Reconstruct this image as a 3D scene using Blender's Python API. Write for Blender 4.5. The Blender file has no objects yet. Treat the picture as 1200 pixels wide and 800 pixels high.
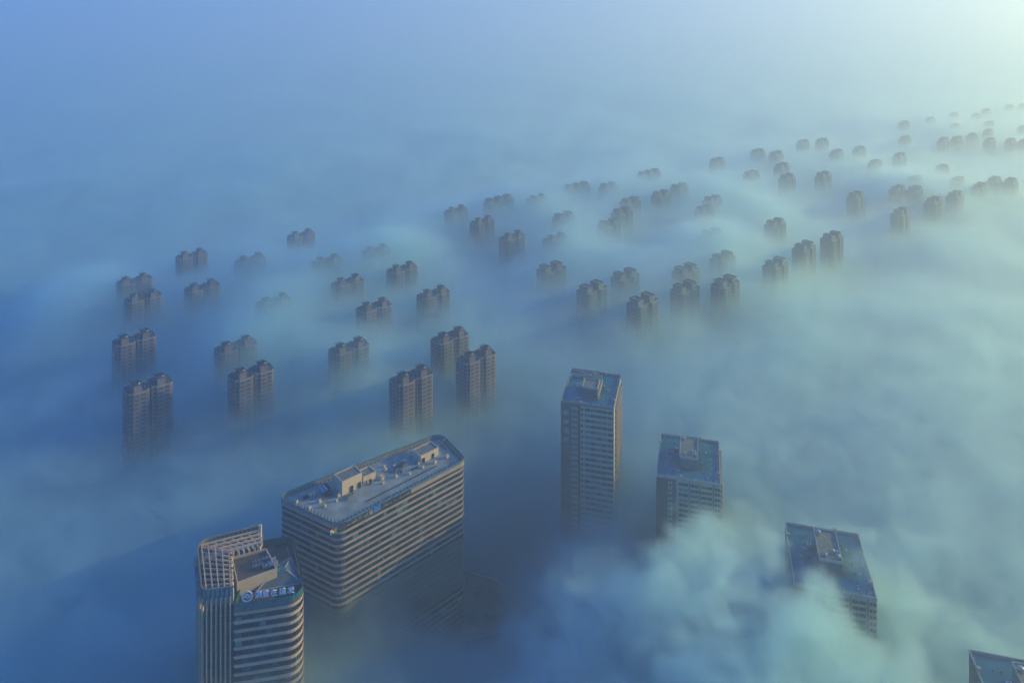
import bpy, math, random
import numpy as np
from mathutils import Vector

rnd = random.Random(7)
SC = bpy.context.scene
COL = SC.collection
R = math.radians

# ------------------------------------------------------------------ camera
F = 880.0            # focal length in pixels of a 1200 px wide frame
HC = 380.0           # height of the drone
cam = bpy.data.cameras.new('camera')
cam_o = bpy.data.objects.new('camera', cam)
COL.objects.link(cam_o)
SC.camera = cam_o
cam.sensor_width = 36.0
cam.lens = 36.0 * F / 1200.0
cam.shift_y = -400.0 / 1200.0
cam.clip_start = 1.0
cam.clip_end = 40000.0
cam_o.location = (0, 0, HC)
cam_o.rotation_euler = (R(90), 0, 0)

# ------------------------------------------------------------------ light
SUN_EL, SUN_AZ = 14.0, 77.0
world = bpy.data.worlds.new("World")
SC.world = world
world.use_nodes = True
wt = world.node_tree
sky = wt.nodes.new('ShaderNodeTexSky')
sky.sky_type = 'NISHITA'
sky.sun_disc = False
sky.sun_elevation = R(SUN_EL)
sky.sun_rotation = R(SUN_AZ)
sky.altitude = 300
sky.air_density = 1.3
sky.dust_density = 0.4
sky.ozone_density = 6.0
bg = wt.nodes['Background']
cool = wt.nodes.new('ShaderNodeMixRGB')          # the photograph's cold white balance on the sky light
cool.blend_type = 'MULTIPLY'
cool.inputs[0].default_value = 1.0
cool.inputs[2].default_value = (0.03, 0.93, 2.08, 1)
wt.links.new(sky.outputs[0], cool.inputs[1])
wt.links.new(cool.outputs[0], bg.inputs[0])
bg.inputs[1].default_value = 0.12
sun = bpy.data.lights.new('sun', 'SUN')
sun.energy = 5.0
sun.angle = R(0.5)
sun.color = (1.0, 0.78, 0.15)
sun_o = bpy.data.objects.new('sun', sun)
COL.objects.link(sun_o)
sd = Vector((math.sin(R(SUN_AZ)) * math.cos(R(SUN_EL)), math.cos(R(SUN_AZ)) * math.cos(R(SUN_EL)), math.sin(R(SUN_EL))))
sun_o.rotation_euler = sd.to_track_quat('Z', 'Y').to_euler()
SC.view_settings.view_transform = 'Standard'
SC.view_settings.look = 'None'
SC.view_settings.exposure = 0.19
SC.view_settings.gamma = 1.0
SC.cycles.max_bounces = 8
SC.cycles.volume_bounces = 5
SC.cycles.diffuse_bounces = 2
SC.cycles.glossy_bounces = 2
SC.cycles.volume_step_rate = 2.0
SC.cycles.volume_max_steps = 256
SC.cycles.use_adaptive_sampling = True
SC.cycles.adaptive_threshold = 0.015

FOG_DENSITY, FOG_ANISO, FOG_COLOR = 0.066, 0.57, (0.74, 0.99, 1.0)
HAZE_DENSITY, HAZE_ANISO, HAZE_COLOR = 0.00042, 0.57, (0.79, 0.925, 1.0)


# ------------------------------------------------------------------ helpers
def U(px, py, z):
    """The point at height z that the photograph shows at pixel (px, py)."""
    k = (HC - z) / py
    return ((px - 600.0) * k, F * k)


def tag(o, label=None, cat=None, group=None, kind=None):
    if label: o['label'] = label
    if cat: o['category'] = cat
    if group: o['group'] = group
    if kind: o['kind'] = kind
    return o


def empty(name, loc, rz=0.0):
    o = bpy.data.objects.new(name, None)
    COL.objects.link(o)
    o.location = loc
    o.rotation_euler = (0, 0, rz)
    o.empty_display_size = 5
    return o


def link(name, me, parent=None, loc=None, rz=0.0):
    o = bpy.data.objects.new(name, me)
    COL.objects.link(o)
    if parent is not None: o.parent = parent
    if loc is not None: o.location = loc
    if rz: o.rotation_euler = (0, 0, rz)
    return o


class MB:
    def __init__(self):
        self.v, self.f = [], []

    def box(self, x0, x1, y0, y1, z0, z1):
        n = len(self.v)
        self.v += [(x, y, z) for x in (x0, x1) for y in (y0, y1) for z in (z0, z1)]
        self.f += [tuple(n + i for i in q) for q in ((0, 1, 3, 2), (4, 6, 7, 5), (0, 4, 5, 1), (2, 3, 7, 6), (0, 2, 6, 4), (1, 5, 7, 3))]
        return self

    def prism(self, poly, z0, z1, zs=None):
        n, k = len(self.v), len(poly)
        self.v += [(p[0], p[1], z0) for p in poly]
        self.v += [(p[0], p[1], z1 if zs is None else zs[i]) for i, p in enumerate(poly)]
        self.f.append(tuple(n + i for i in range(k))[::-1])
        self.f.append(tuple(n + k + i for i in range(k)))
        for i in range(k):
            j = (i + 1) % k
            self.f.append((n + i, n + j, n + k + j, n + k + i))
        return self

    def ring(self, outer, inner, z0, z1, closed=True):
        n, k = len(self.v), len(outer)
        for pts, z in ((outer, z0), (outer, z1), (inner, z1), (inner, z0)):
            self.v += [(p[0], p[1], z) for p in pts]
        for i in range(k if closed else k - 1):
            j = (i + 1) % k
            for a in range(4):
                b = (a + 1) % 4
                self.f.append((n + a * k + i, n + a * k + j, n + b * k + j, n + b * k + i))
        if not closed:
            self.f.append((n, n + k, n + 2 * k, n + 3 * k))
            self.f.append((n + k - 1, n + 4 * k - 1, n + 3 * k - 1, n + 2 * k - 1))
        return self

    def bar(self, a, b, w, h):
        """A beam of width w and height h from a to b (3-D points)."""
        a, b = Vector(a), Vector(b)
        d = (b - a).normalized()
        s = d.cross(Vector((0, 0, 1)))
        s = Vector((1, 0, 0)) if s.length < 1e-4 else s.normalized()
        u = s.cross(d).normalized()
        n = len(self.v)
        for p in (a, b):
            for i, j in ((-1, -1), (1, -1), (1, 1), (-1, 1)):
                self.v.append(tuple(p + s * (i * w / 2) + u * (j * h / 2)))
        self.f += [tuple(n + i for i in q) for q in ((0, 3, 2, 1), (4, 5, 6, 7), (0, 1, 5, 4), (1, 2, 6, 5), (2, 3, 7, 6), (3, 0, 4, 7))]
        return self

    def cyl(self, x, y, r, z0, z1, k=10, r1=None):
        r1 = r if r1 is None else r1
        n = len(self.v)
        for rr, z in ((r, z0), (r1, z1)):
            self.v += [(x + rr * math.cos(2 * math.pi * i / k), y + rr * math.sin(2 * math.pi * i / k), z) for i in range(k)]
        self.f.append(tuple(n + i for i in range(k))[::-1])
        self.f.append(tuple(n + k + i for i in range(k)))
        for i in range(k):
            j = (i + 1) % k
            self.f.append((n + i, n + j, n + k + j, n + k + i))
        return self

    def mesh(self, name, m):
        import bmesh
        me = bpy.data.meshes.new(name)
        me.from_pydata(self.v, [], self.f)
        me.materials.append(m)
        bm = bmesh.new()
        bm.from_mesh(me)
        bmesh.ops.recalc_face_normals(bm, faces=bm.faces)
        bm.to_mesh(me)
        bm.free()
        return me

    def build(self, name, m, parent=None, loc=None, rz=0.0):
        return link(name, self.mesh(name, m), parent, loc, rz)


def children(o, kids):
    return kids.get(o.name, [])


def copy_tree(o, kids, parent=None):
    c = o.copy()
    COL.objects.link(c)
    if parent is not None: c.parent = parent
    for ch in kids.get(o.name, []): copy_tree(ch, kids, c)
    return c


def kid_map():
    m = {}
    for o in SC.objects:
        if o.parent is not None: m.setdefault(o.parent.name, []).append(o)
    return m


def round_poly(pts, radii, n=7):
    out, k = [], len(pts)
    for i in range(k):
        p, a, b, r = Vector(pts[i]), Vector(pts[i - 1]), Vector(pts[(i + 1) % k]), radii[i]
        if r <= 0:
            out.append(tuple(p)); continue
        da, db = (a - p).normalized(), (b - p).normalized()
        half = da.angle(db) / 2
        t = r / math.tan(half)
        c = p + (da + db).normalized() * (r / math.sin(half))
        s, e = p + da * t, p + db * t
        a0 = math.atan2(s.y - c.y, s.x - c.x)
        a1 = math.atan2(e.y - c.y, e.x - c.x)
        d = (a1 - a0 + math.pi) % (2 * math.pi) - math.pi
        for q in range(n + 1):
            an = a0 + d * q / n
            out.append((c.x + r * math.cos(an), c.y + r * math.sin(an)))
    return out


def offset(poly, d):
    """The closed outline moved outward by d (poly counter-clockwise)."""
    k, out = len(poly), []
    for i in range(k):
        a, p, b = (Vector(poly[i - 1]), Vector(poly[i]), Vector(poly[(i + 1) % k]))
        e1, e2 = (p - a).normalized(), (b - p).normalized()
        n1, n2 = Vector((e1.y, -e1.x)), Vector((e2.y, -e2.x))
        n = n1 + n2
        n = n / max(n.length_squared, 1e-6) * 2
        out.append((p.x + n.x * d, p.y + n.y * d))
    return out


def walk(poly, step, closed=True):
    """Pieces (a, b) of about equal length along the outline."""
    pts = [Vector(p) for p in poly]
    if closed: pts.append(pts[0])
    lens = [(pts[i + 1] - pts[i]).length for i in range(len(pts) - 1)]
    tot = sum(lens)
    n = max(1, round(tot / step))
    def at(s):
        for i, l in enumerate(lens):
            if s <= l or i == len(lens) - 1: return pts[i] + (pts[i + 1] - pts[i]) * min(1, s / max(l, 1e-6))
            s -= l
    return [(at(tot * i / n), at(tot * (i + 1) / n)) for i in range(n)]


# ------------------------------------------------------------------ materials
def mat(name, col, rough=0.8, var=0.12, scale=0.4, metal=0.0, streak=False, spec=0.5):
    m = bpy.data.materials.new(name)
    m.use_nodes = True
    t = m.node_tree
    b = t.nodes['Principled BSDF']
    b.inputs['Roughness'].default_value = rough
    b.inputs['Metallic'].default_value = metal
    b.inputs['Specular IOR Level'].default_value = spec
    if var > 0:
        tc = t.nodes.new('ShaderNodeTexCoord')
        mp = t.nodes.new('ShaderNodeMapping')
        mp.inputs['Scale'].default_value = (scale, scale, scale * (0.15 if streak else 1))
        no = t.nodes.new('ShaderNodeTexNoise')
        no.inputs['Detail'].default_value = 5
        no.inputs['Scale'].default_value = 1.0
        cr = t.nodes.new('ShaderNodeValToRGB')
        cr.color_ramp.elements[0].position = 0.3
        cr.color_ramp.elements[1].position = 0.7
        cr.color_ramp.elements[0].color = (*[c * (1 - var) for c in col], 1)
        cr.color_ramp.elements[1].color = (*[min(1, c * (1 + var)) for c in col], 1)
        t.links.new(tc.outputs['Object'], mp.inputs[0])
        t.links.new(mp.outputs[0], no.inputs['Vector'])
        t.links.new(no.outputs[0], cr.inputs[0])
        t.links.new(cr.outputs[0], b.inputs['Base Color'])
    else:
        b.inputs['Base Color'].default_value = (*col, 1)
    return m


M = dict(
    asphalt=mat('asphalt', (0.05, 0.05, 0.052), 0.9, 0.2, 0.05),
    lawn=mat('lawn', (0.05, 0.07, 0.035), 0.9, 0.3, 0.05),
    slab_stone=mat('grey_tan_stone', (0.40, 0.29, 0.22), 0.75, 0.12, 0.3, streak=True),
    wall_panel=mat('olive_wall_panel', (0.13, 0.14, 0.115), 0.6, 0.15, 0.06),
    stone=mat('tan_stone', (0.66, 0.42, 0.27), 0.7, 0.10, 0.3),
    stone2=mat('beige_render', (0.60, 0.46, 0.30), 0.75, 0.10, 0.3, streak=True),
    glass=mat('dark_glass', (0.010, 0.035, 0.050), 0.12, 0.5, 0.45),
    teal=mat('teal_glass', (0.045, 0.17, 0.18), 0.15, 0.35, 0.8),
    pale_glass=mat('pale_glass', (0.13, 0.26, 0.28), 0.2, 0.25, 0.9),
    mullion=mat('dark_mullion', (0.04, 0.05, 0.06), 0.5, 0.1, 1),
    deck=mat('roof_deck', (0.095, 0.075, 0.058), 0.9, 0.35, 0.35),
    deck_pale=mat('pale_roof_deck', (0.27, 0.32, 0.27), 0.9, 0.28, 0.16),
    zinc=mat('zinc_roof', (0.12, 0.145, 0.14), 0.5, 0.15, 0.2),
    blue_roof=mat('blue_roof_coating', (0.002, 0.15, 0.21), 0.9, 0.28, 0.10, spec=.1),
    grey_top=mat('grey_roof_top', (0.17, 0.19, 0.155), 0.9, 0.25, 0.5),
    box_grey=mat('grey_render', (0.11, 0.15, 0.16), 0.85, 0.15, 0.5),
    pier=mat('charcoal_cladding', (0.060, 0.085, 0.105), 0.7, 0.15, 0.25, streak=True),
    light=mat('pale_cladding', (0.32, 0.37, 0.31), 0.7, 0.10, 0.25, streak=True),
    brown=mat('brown_cladding', (0.24, 0.18, 0.15), 0.8, 0.12, 0.3, streak=True),
    brick=mat('brown_brick', (0.15, 0.115, 0.145), 0.85, 0.14, 0.3, streak=True),
    brick_b=mat('tan_brick', (0.105, 0.14, 0.15), 0.85, 0.14, 0.3, streak=True),
    trim=mat('pale_trim', (0.46, 0.40, 0.37), 0.8, 0.10, 0.5),
    ledge=mat('weathered_ledge', (0.20, 0.20, 0.205), 0.85, 0.12, 0.5),
    resroof=mat('grey_membrane', (0.17, 0.19, 0.20), 0.9, 0.25, 0.3),
    window=mat('window_glass', (0.020, 0.035, 0.045), 0.15, 0.5, 0.6),
    metal=mat('galvanised_metal', (0.45, 0.48, 0.50), 0.35, 0.2, 1.5, metal=0.7),
    dark=mat('dark_steel', (0.035, 0.045, 0.055), 0.6, 0.1, 1),
    white=mat('white_paint', (0.80, 0.80, 0.78), 0.5, 0.04, 1),
    blue=mat('blue_paint', (0.02, 0.19, 0.55), 0.5, 0.05, 1),
    green=mat('green_paint', (0.03, 0.32, 0.10), 0.5, 0.05, 1),
    red=mat('red_paint', (0.62, 0.08, 0.03), 0.5, 0.05, 1),
    pink=mat('crimson_paint', (0.45, 0.03, 0.10), 0.5, 0.05, 1),
    yellow=mat('yellow_paint', (0.80, 0.48, 0.02), 0.5, 0.05, 1),
)


def vary(m, lo, hi):
    """Give each object carrying the material its own slight tone."""
    t = m.node_tree
    b = t.nodes['Principled BSDF']
    src = b.inputs['Base Color'].links[0].from_socket
    oi, mr, mx = t.nodes.new('ShaderNodeObjectInfo'), t.nodes.new('ShaderNodeMapRange'), t.nodes.new('ShaderNodeVectorMath')
    mr.inputs['To Min'].default_value, mr.inputs['To Max'].default_value = lo, hi
    mx.operation = 'SCALE'
    t.links.new(oi.outputs['Random'], mr.inputs['Value'])
    t.links.new(src, mx.inputs[0]); t.links.new(mr.outputs[0], mx.inputs['Scale']); t.links.new(mx.outputs[0], b.inputs['Base Color'])


for k_ in ('brick', 'brick_b', 'trim', 'resroof', 'slab_stone', 'stone'): vary(M[k_], .82, 1.12)


def glass_bays():
    m = mat('glass_bays', (0.010, 0.040, 0.055), 0.15, 0)
    t = m.node_tree
    b = t.nodes['Principled BSDF']
    tc, mp, no, cr = (t.nodes.new(n) for n in ('ShaderNodeTexCoord', 'ShaderNodeMapping', 'ShaderNodeTexWhiteNoise', 'ShaderNodeValToRGB'))
    fl = t.nodes.new('ShaderNodeVectorMath'); fl.operation = 'FLOOR'
    mp.inputs['Scale'].default_value = (.38, .38, .28)
    cr.color_ramp.interpolation = 'CONSTANT'
    e = cr.color_ramp.elements
    e[0].color, e[1].color, e[1].position = (.007, .028, .042, 1), (.016, .055, .065, 1), .55
    x = e.new(.86); x.color = (.04, .13, .14, 1)
    x = e.new(.965); x.color = (.16, .26, .24, 1)
    t.links.new(tc.outputs['Object'], mp.inputs[0]); t.links.new(mp.outputs[0], fl.inputs[0])
    t.links.new(fl.outputs[0], no.inputs['Vector']); t.links.new(no.outputs['Value'], cr.inputs[0])
    t.links.new(cr.outputs[0], b.inputs['Base Color'])
    return m


M['glass_bays'] = glass_bays()


def text_mesh(body, size, depth, m):
    cu = bpy.data.curves.new('sign_text', 'FONT')
    cu.body = body
    cu.size = size
    cu.extrude = depth / 2
    cu.offset = 0.025 * size / 3
    cu.align_x = 'CENTER'
    cu.resolution_u = 2
    o = bpy.data.objects.new('sign_text', cu)
    COL.objects.link(o)
    bpy.context.view_layer.update()
    me = bpy.data.meshes.new_from_object(o.evaluated_get(bpy.context.evaluated_depsgraph_get()))
    bpy.data.objects.remove(o)
    bpy.data.curves.remove(cu)
    me.materials.clear()
    me.materials.append(m)
    return me


# ------------------------------------------------------------------ ground
g = MB()
g.v = [(-9000, -700, 0), (9000, -700, 0), (9000, 12500, 0), (-9000, 12500, 0)]
g.f = [(0, 1, 2, 3)]
tag(g.build('ground', M['lawn']), kind='structure')


def road(name, pts, w, z):
    b = MB()
    for (x0, y0), (x1, y1) in zip(pts[:-1], pts[1:]):
        d = Vector((x1 - x0, y1 - y0)).normalized()
        s = Vector((d.y, -d.x)) * w / 2
        n = len(b.v)
        b.v += [(x0 - s.x, y0 - s.y, z), (x0 + s.x, y0 + s.y, z), (x1 + s.x, y1 + s.y, z), (x1 - s.x, y1 - s.y, z)]
        b.f.append((n, n + 1, n + 2, n + 3))
    return tag(b.build(name, M['asphalt']), kind='structure')


e48 = Vector((math.sin(R(48)), math.cos(R(48))))
road('road', [tuple(Vector((10, 455)) - e48 * 900), tuple(Vector((10, 455)) + e48 * 2600)], 26, 0.004)
e42 = Vector((-math.sin(R(42)), math.cos(R(42))))
road('road', [tuple(Vector((60, 430)) - e42 * 300), tuple(Vector((60, 430)) + e42 * 1900)], 22, 0.008)


# ------------------------------------------------------------------ office tower with sign (near left)
def ccw(p):
    a = sum(p[i][0] * p[(i + 1) % len(p)][1] - p[(i + 1) % len(p)][0] * p[i][1] for i in range(len(p)))
    return p if a > 0 else p[::-1]


def loc_poly(pts, o):
    return [(p[0] - o[0], p[1] - o[1]) for p in pts]


def panels(parent, outline, step, z0, z1, thick, m, name, frame_m, post=0.22, closed=True, post_name='mullion'):
    """Parapet of single panels between posts."""
    for i, (a, b) in enumerate(walk(outline, step, closed)):
        d = (b - a)
        L = d.length
        d.normalize()
        mb = MB()
        p = [a + d * post / 2, b - d * post / 2]
        s = Vector((d.y, -d.x)) * thick / 2
        mb.prism([tuple(p[0] - s), tuple(p[0] + s), tuple(p[1] + s), tuple(p[1] - s)], z0, z1)
        mb.build(name, m, parent)
        if frame_m:
            q = MB()
            s2, dd = Vector((d.y, -d.x)) * (thick / 2 + 0.12), d * post / 2
            q.prism([tuple(a - dd - s2), tuple(a - dd + s2), tuple(a + dd + s2), tuple(a + dd - s2)], z0, z1 + 0.15)
            q.build(post_name, frame_m, parent)


O1 = (-127.0, 362.0)
T1 = empty('office_tower', (O1[0], O1[1], 0))
tag(T1, 'tan-banded rounded office tower with open roof pergola and white logo sign', 'office tower')
right_raw = ccw([(-127.2, 345.0), (-96.6, 350.8), (-113.6, 388.5), (-128.4, 385.0)])
right = loc_poly(round_poly(right_raw, [0.0 if p[0] < -120 else 6.5 for p in right_raw]), O1)
left_raw = ccw([(-141.6, 342.8), (-127.8, 345.0), (-128.6, 385.4), (-157.0, 374.0)])
left = loc_poly(round_poly(left_raw, [3.5 if p[0] == -141.6 else (6.0 if p[0] == -157.0 else 0.0) for p in left_raw]), O1)
MB().prism(right, 0, 99.6).build('glass_core', M['glass_bays'], T1)
MB().prism(offset(left, -0.3), 0, 100.9).build('glass_core', M['glass'], T1)
MB().prism(offset(right, -1.2), 99.61, 99.9).build('roof_deck', M['deck'], T1)
for k in range(25):                     # two stone ledges to a storey
    z = 98.2 - 4.0 * k
    if z < 3: break
    MB().ring(offset(right, 0.5), offset(right, -0.2), z, z + 0.72).build('ledge', M['stone'], T1)
    MB().ring(offset(right, 0.28), offset(right, -0.2), z - 0.78, z - 0.3).build('ledge', M['stone'], T1)
b = MB()
for a, bb in walk(offset(right, .08), 1.5):
    b.box(a.x - .08, a.x + .08, a.y - .08, a.y + .08, 3, 99)
b.build('mullions', M['mullion'], T1)['kind'] = 'stuff'
panels(T1, offset(right, 0.35), 1.3, 99.35, 103.0, 0.12, M['teal'], 'glass_panel', M['mullion'], 0.14)
# vertical fins round the front and left of the taller block
fr = [p for p in left]
segs = walk(left, 2.05)
for a, b in segs:
    mid = a
    wx, wy = mid.x + O1[0], mid.y + O1[1]
    if wx > -128.5: continue
    d = (b - a).normalized()
    nrm = Vector((d.y, -d.x))
    q = MB()
    p0 = mid + nrm * 0.9
    p1 = mid - nrm * 0.28
    s = d * 0.26
    q.prism([tuple(p0 - s), tuple(p0 + s), tuple(p1 + s), tuple(p1 - s)], 0, 106.5)
    q.build('fin', M['stone'], T1)
for k in range(25):
    z = 98.0 - 4.0 * k
    if z < 3: break
    MB().ring(offset(left, 0.06), offset(left, -0.5), z, z + 0.35).build('transom', M['teal'], T1)
k0 = min(range(len(left)), key=lambda i: (left[i][0] + O1[0] + 128.6) ** 2 + (left[i][1] + O1[1] - 385.4) ** 2)
open_left = left[k0:] + left[:k0]            # from the back corner round the left to the front corner
panels(T1, open_left, 2.05, 103.2, 110.6, 0.14, M['pale_glass'], 'glass_panel', M['mullion'], 0.7, closed=False)
MB().ring(offset(left, 0.3)[k0:] + offset(left, 0.3)[:k0], offset(left, -0.4)[k0:] + offset(left, -0.4)[:k0], 110.6, 111.0, closed=False).build('crown_rail', M['brown'], T1)
# pergola
FLp, FRp, Ip = Vector((-140.9, 343.9)), Vector((-128.6, 346.0)), Vector((-137.8, 369.0))
BLp, BRp, Jp = Vector((-155.6, 373.2)), Vector((-129.2, 384.0)), Vector((-124.0, 374.5))
oo = Vector(O1)


def lerp(a, b, t): return a + (b - a) * t


def beam(a, b, z, w=0.55, h=0.8):
    a, b = a - oo, b - oo
    MB().bar((a.x, a.y, z), (b.x, b.y, z), w, h).build('pergola_beam', M['stone2'], T1)


for i in range(5):
    t = (i + 0.35) / 4.7
    beam(lerp(FLp, FRp, t), lerp(BLp, Ip, t), 109.6 - (0.9 if i == 4 else 0))
for i in range(9):
    t = i / 8.3 + 0.02
    beam(lerp(FLp, BLp, t), lerp(FRp, Ip, t), 108.7)
for i in range(4):
    t = (i + 0.25) / 3.6
    beam(lerp(BLp, Ip, t), lerp(BRp, Jp, t), 109.5)
for i in range(7):
    t = (i + 0.5) / 6.7
    beam(lerp(BLp, BRp, t), lerp(Ip, Jp, t), 108.6)
for i in range(6):
    for a, b in ((FRp, Ip), (Ip, Jp)):
        p = lerp(a, b, (i + 0.3) / 6) - oo
        MB().box(p.x - 0.4, p.x + 0.4, p.y - 0.4, p.y + 0.4, 101.0, 108.2).build('column', M['stone2'], T1)
p = BRp - oo
MB().box(p.x - 0.2, p.x + 1.2, p.y - 1.0, p.y + 0.2, 100.9, 112.0).build('column', M['stone2'], T1)
# raised plant deck
deck = [Vector((-137.2, 368.6)) - oo, Vector((-129.0, 353.0)) - oo, Vector((-113.6, 361.6)) - oo, Vector((-122.6, 374.2)) - oo]
dk = ccw([tuple(p) for p in deck])
MB().prism(dk, 99.95, 105.6).build('plant_deck', M['deck'], T1)
MB().ring(offset(dk, 0.35), offset(dk, -0.15), 99.95, 106.7).build('deck_parapet', M['stone2'], T1)
# pieces of plant standing on the deck


def plant_unit(cx, cy, w, d, h, z, rz, par, m='metal'):
    b = MB().box(-w / 2, w / 2, -d / 2, d / 2, 0.35, h)
    b.box(-w / 2 + .1, -w / 2 + .3, -d / 2, d / 2, 0, 0.35).box(w / 2 - .3, w / 2 - .1, -d / 2, d / 2, 0, 0.35)
    o = b.build('air_handler', M[m], par, (cx, cy, z), rz)
    f = MB()
    k = max(1, int(w / 1.4))
    for i in range(k):
        f.cyl(-w / 2 + (i + .5) * w / k, 0, min(.5, d * .4), h + 0.002, h + 0.22, 10)
    f.build('fan', M['dark'], o)
    return o


for (x, y, w, d, h) in ((-124.5, 366.6, 4.4, 1.4, 1.3), (-123.2, 364.0, 4.6, 1.4, 1.3), (-118.8, 363.2, 3.6, 1.7, 1.6), (-120.6, 368.6, 3.0, 1.5, 1.5), (-118.0, 365.6, 2.0, 1.5, 1.3)):
    plant_unit(x - O1[0], y - O1[1], w, d, h, 105.6, R(22), T1)
b = MB()
for x, y, h in ((-115.5, 364.0, 3.4), (-114.6, 366.2, 2.8), (-116.3, 368.4, 3.0)):
    b.cyl(x - O1[0], y - O1[1], 0.55, 104, 104 + h, 10)
    b.bar((x - O1[0], y - O1[1], 104 + h - .4), (x - O1[0] - 1.6, y - O1[1] - 1.1, 104 + h - .4), 0.8, 0.7)
b.build('exhaust_duct', M['metal'], T1)
# lower metal roof with skylight
rp = [U(296.5, 680, 101), U(340.5, 652, 101), U(355.0, 681.5, 101), U(300.5, 692, 101)]
rp = [Vector(p) - oo for p in rp]
rd = [lerp(rp[0], rp[3], .5) * .62 + lerp(rp[1], rp[2], .5) * .38, lerp(rp[0], rp[3], .5) * .3 + lerp(rp[1], rp[2], .5) * .7]
b = MB()
b.v = [(p.x, p.y, 100.6) for p in rp] + [(p.x, p.y, 103.4) for p in rd]
b.f = [(0, 3, 4), (3, 2, 5, 4), (2, 1, 5), (1, 0, 4, 5), (0, 1, 2, 3)]
b.build('hipped_roof', M['zinc'], T1)
b = MB()
d = (rd[1] - rd[0]).normalized(); s = Vector((d.y, -d.x))
c = (rd[0] + rd[1]) / 2
b.prism([tuple(c - d * 3.6 - s * 1.4), tuple(c - d * 3.6 + s * 1.4), tuple(c + d * 3.6 + s * 1.4), tuple(c + d * 3.6 - s * 1.4)], 103.0, 104.2)
b.build('skylight', M['teal'], T1)
b = MB()
for i in range(4):
    a = rp[i]; q = rp[(i + 1) % 4]
    b.bar((a.x, a.y, 100.7), (q.x, q.y, 100.7), .35, .4)
for a, q in ((rp[0], rd[0]), (rp[3], rd[0]), (rp[1], rd[1]), (rp[2], rd[1])):
    b.bar((a.x, a.y, 100.8), (q.x, q.y, 103.5), .3, .3)
b.build('roof_flashing', M['trim'], T1)
b = MB()
for t in np.linspace(0.02, 0.98, 16):
    p = lerp(Vector((-114.8, 383.0)), Vector((-100.2, 356.0)), t) - oo
    b.box(p.x - .12, p.x + .12, p.y - .12, p.y + .12, 99.9, 101.4)
b.build('deck_posts', M['trim'], T1)['kind'] = 'stuff'
# roof sign: ring logo and five characters
sa, sb = Vector((-127.0, 345.4)), Vector((-99.0, 350.9))
sdv = (sb - sa).normalized()
sang = math.atan2(sdv.y, sdv.x)


def on_front(px):
    t = (px - 600) / F          # X = t*Z on the front line
    # sa.x + s*sdv.x = t*(sa.y + s*sdv.y)
    s = (t * sa.y - sa.x) / (sdv.x - t * sdv.y)
    return sa + sdv * s


SG = empty('roof_sign', (*on_front(289.8), 103.0), sang)
SG.parent = T1
SG.location = (on_front(289.8).x - O1[0], on_front(289.8).y - O1[1] - .25, 102.9)
b = MB()


def ring_v(b, cx, cz, r0, r1, y0, y1, a0=0, a1=360, k=28):
    n = len(b.v)
    for i in range(k + 1):
        a = R(a0 + (a1 - a0) * i / k)
        for r, y in ((r0, y0), (r1, y0), (r1, y1), (r0, y1)):
            b.v.append((cx + r * math.cos(a), y, cz + r * math.sin(a)))
    for i in range(k):
        for q in range(4):
            w = (q + 1) % 4
            b.f.append((n + 4 * i + q, n + 4 * i + w, n + 4 * i + 4 + w, n + 4 * i + 4 + q))


ring_v(b, 0, 2.4, 1.95, 2.5, -.15, .15)
ring_v(b, 0, 1.2, 1.55, 1.95, -.15, .15, 30, 150, 12)
ring_v(b, -.3, 2.2, .75, 1.25, -.15, .15, 20, 160, 12)
ring_v(b, 0.4, 3.0, 1.2, 1.5, -.15, .15, 200, 330, 12)
b.build('logo_ring', M['white'], SG)
for ch, px in zip('满意在建发', (303.2, 311.7, 321.3, 331.4, 341.0)):
    p = on_front(px)
    me = text_mesh(ch, 3.35, 0.3, M['white'])
    o = link('sign_character', me, SG)
    o.location = ((p - on_front(289.8)).length, 0, 1.0 + 0.2)
    o.rotation_euler = (R(90), 0, 0)
b = MB()
L = (on_front(345) - on_front(289.8)).length
b.box(-2.2, L, 0.35, 0.5, 1.0, 1.2).box(-2.2, L, 0.35, 0.5, 3.4, 3.55)
for i in range(12): b.box(-2.2 + i * (L + 2.1) / 11, -2.05 + i * (L + 2.1) / 11, 0.32, 0.55, -1.5, 3.9)
b.build('sign_frame', M['dark'], SG)
# coloured sign high on the left side
la, lb = Vector((-155.9, 371.4)), Vector((-142.3, 344.8))
ld = (lb - la).normalized(); ln = Vector((ld.y, -ld.x))
if ln.x > 0: ln = -ln
lang = math.atan2(ld.y, ld.x)
for i, (m, nm) in enumerate((('blue', 'logo_tile'), ('green', 'logo_tile'), ('pink', 'logo_tile'))):
    p = la + ld * (2.0 + 2.6 * i) + ln * 1.25 - oo
    MB().prism([(-1.1, -.15), (1.1, -.15), (1.1, .15), (-1.1, .15)], -1.6 + (0.8 if i != 1 else 0), 1.6).build(nm, M[m], T1, (p.x, p.y, 104.5 - .6 * i), lang)


def glyph(seed, w, h, dep):
    """A sign character too small to read in the photograph, as a few strokes."""
    r = random.Random(seed)
    b = MB()
    t = w * .15
    for q in range(3): b.box(-w / 2, w / 2, -dep / 2, dep / 2, h * (q * .42), h * (q * .42) + t)
    xs = r.choice(((-.5, .35), (-.5, -.07, .35), (-.07, .35)))
    for x in xs: b.box(x * w, x * w + t, -dep / 2 - .01, dep / 2 + .01, r.choice((0, h * .42)), h)
    return b


for i in range(6):
    p = la + ld * (11.0 + 2.9 * i) + ln * 1.3 - oo
    glyph(i, 2.3, 3.0, .3).build('sign_character', M['blue'], T1, (p.x, p.y, 102.6), lang)

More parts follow.
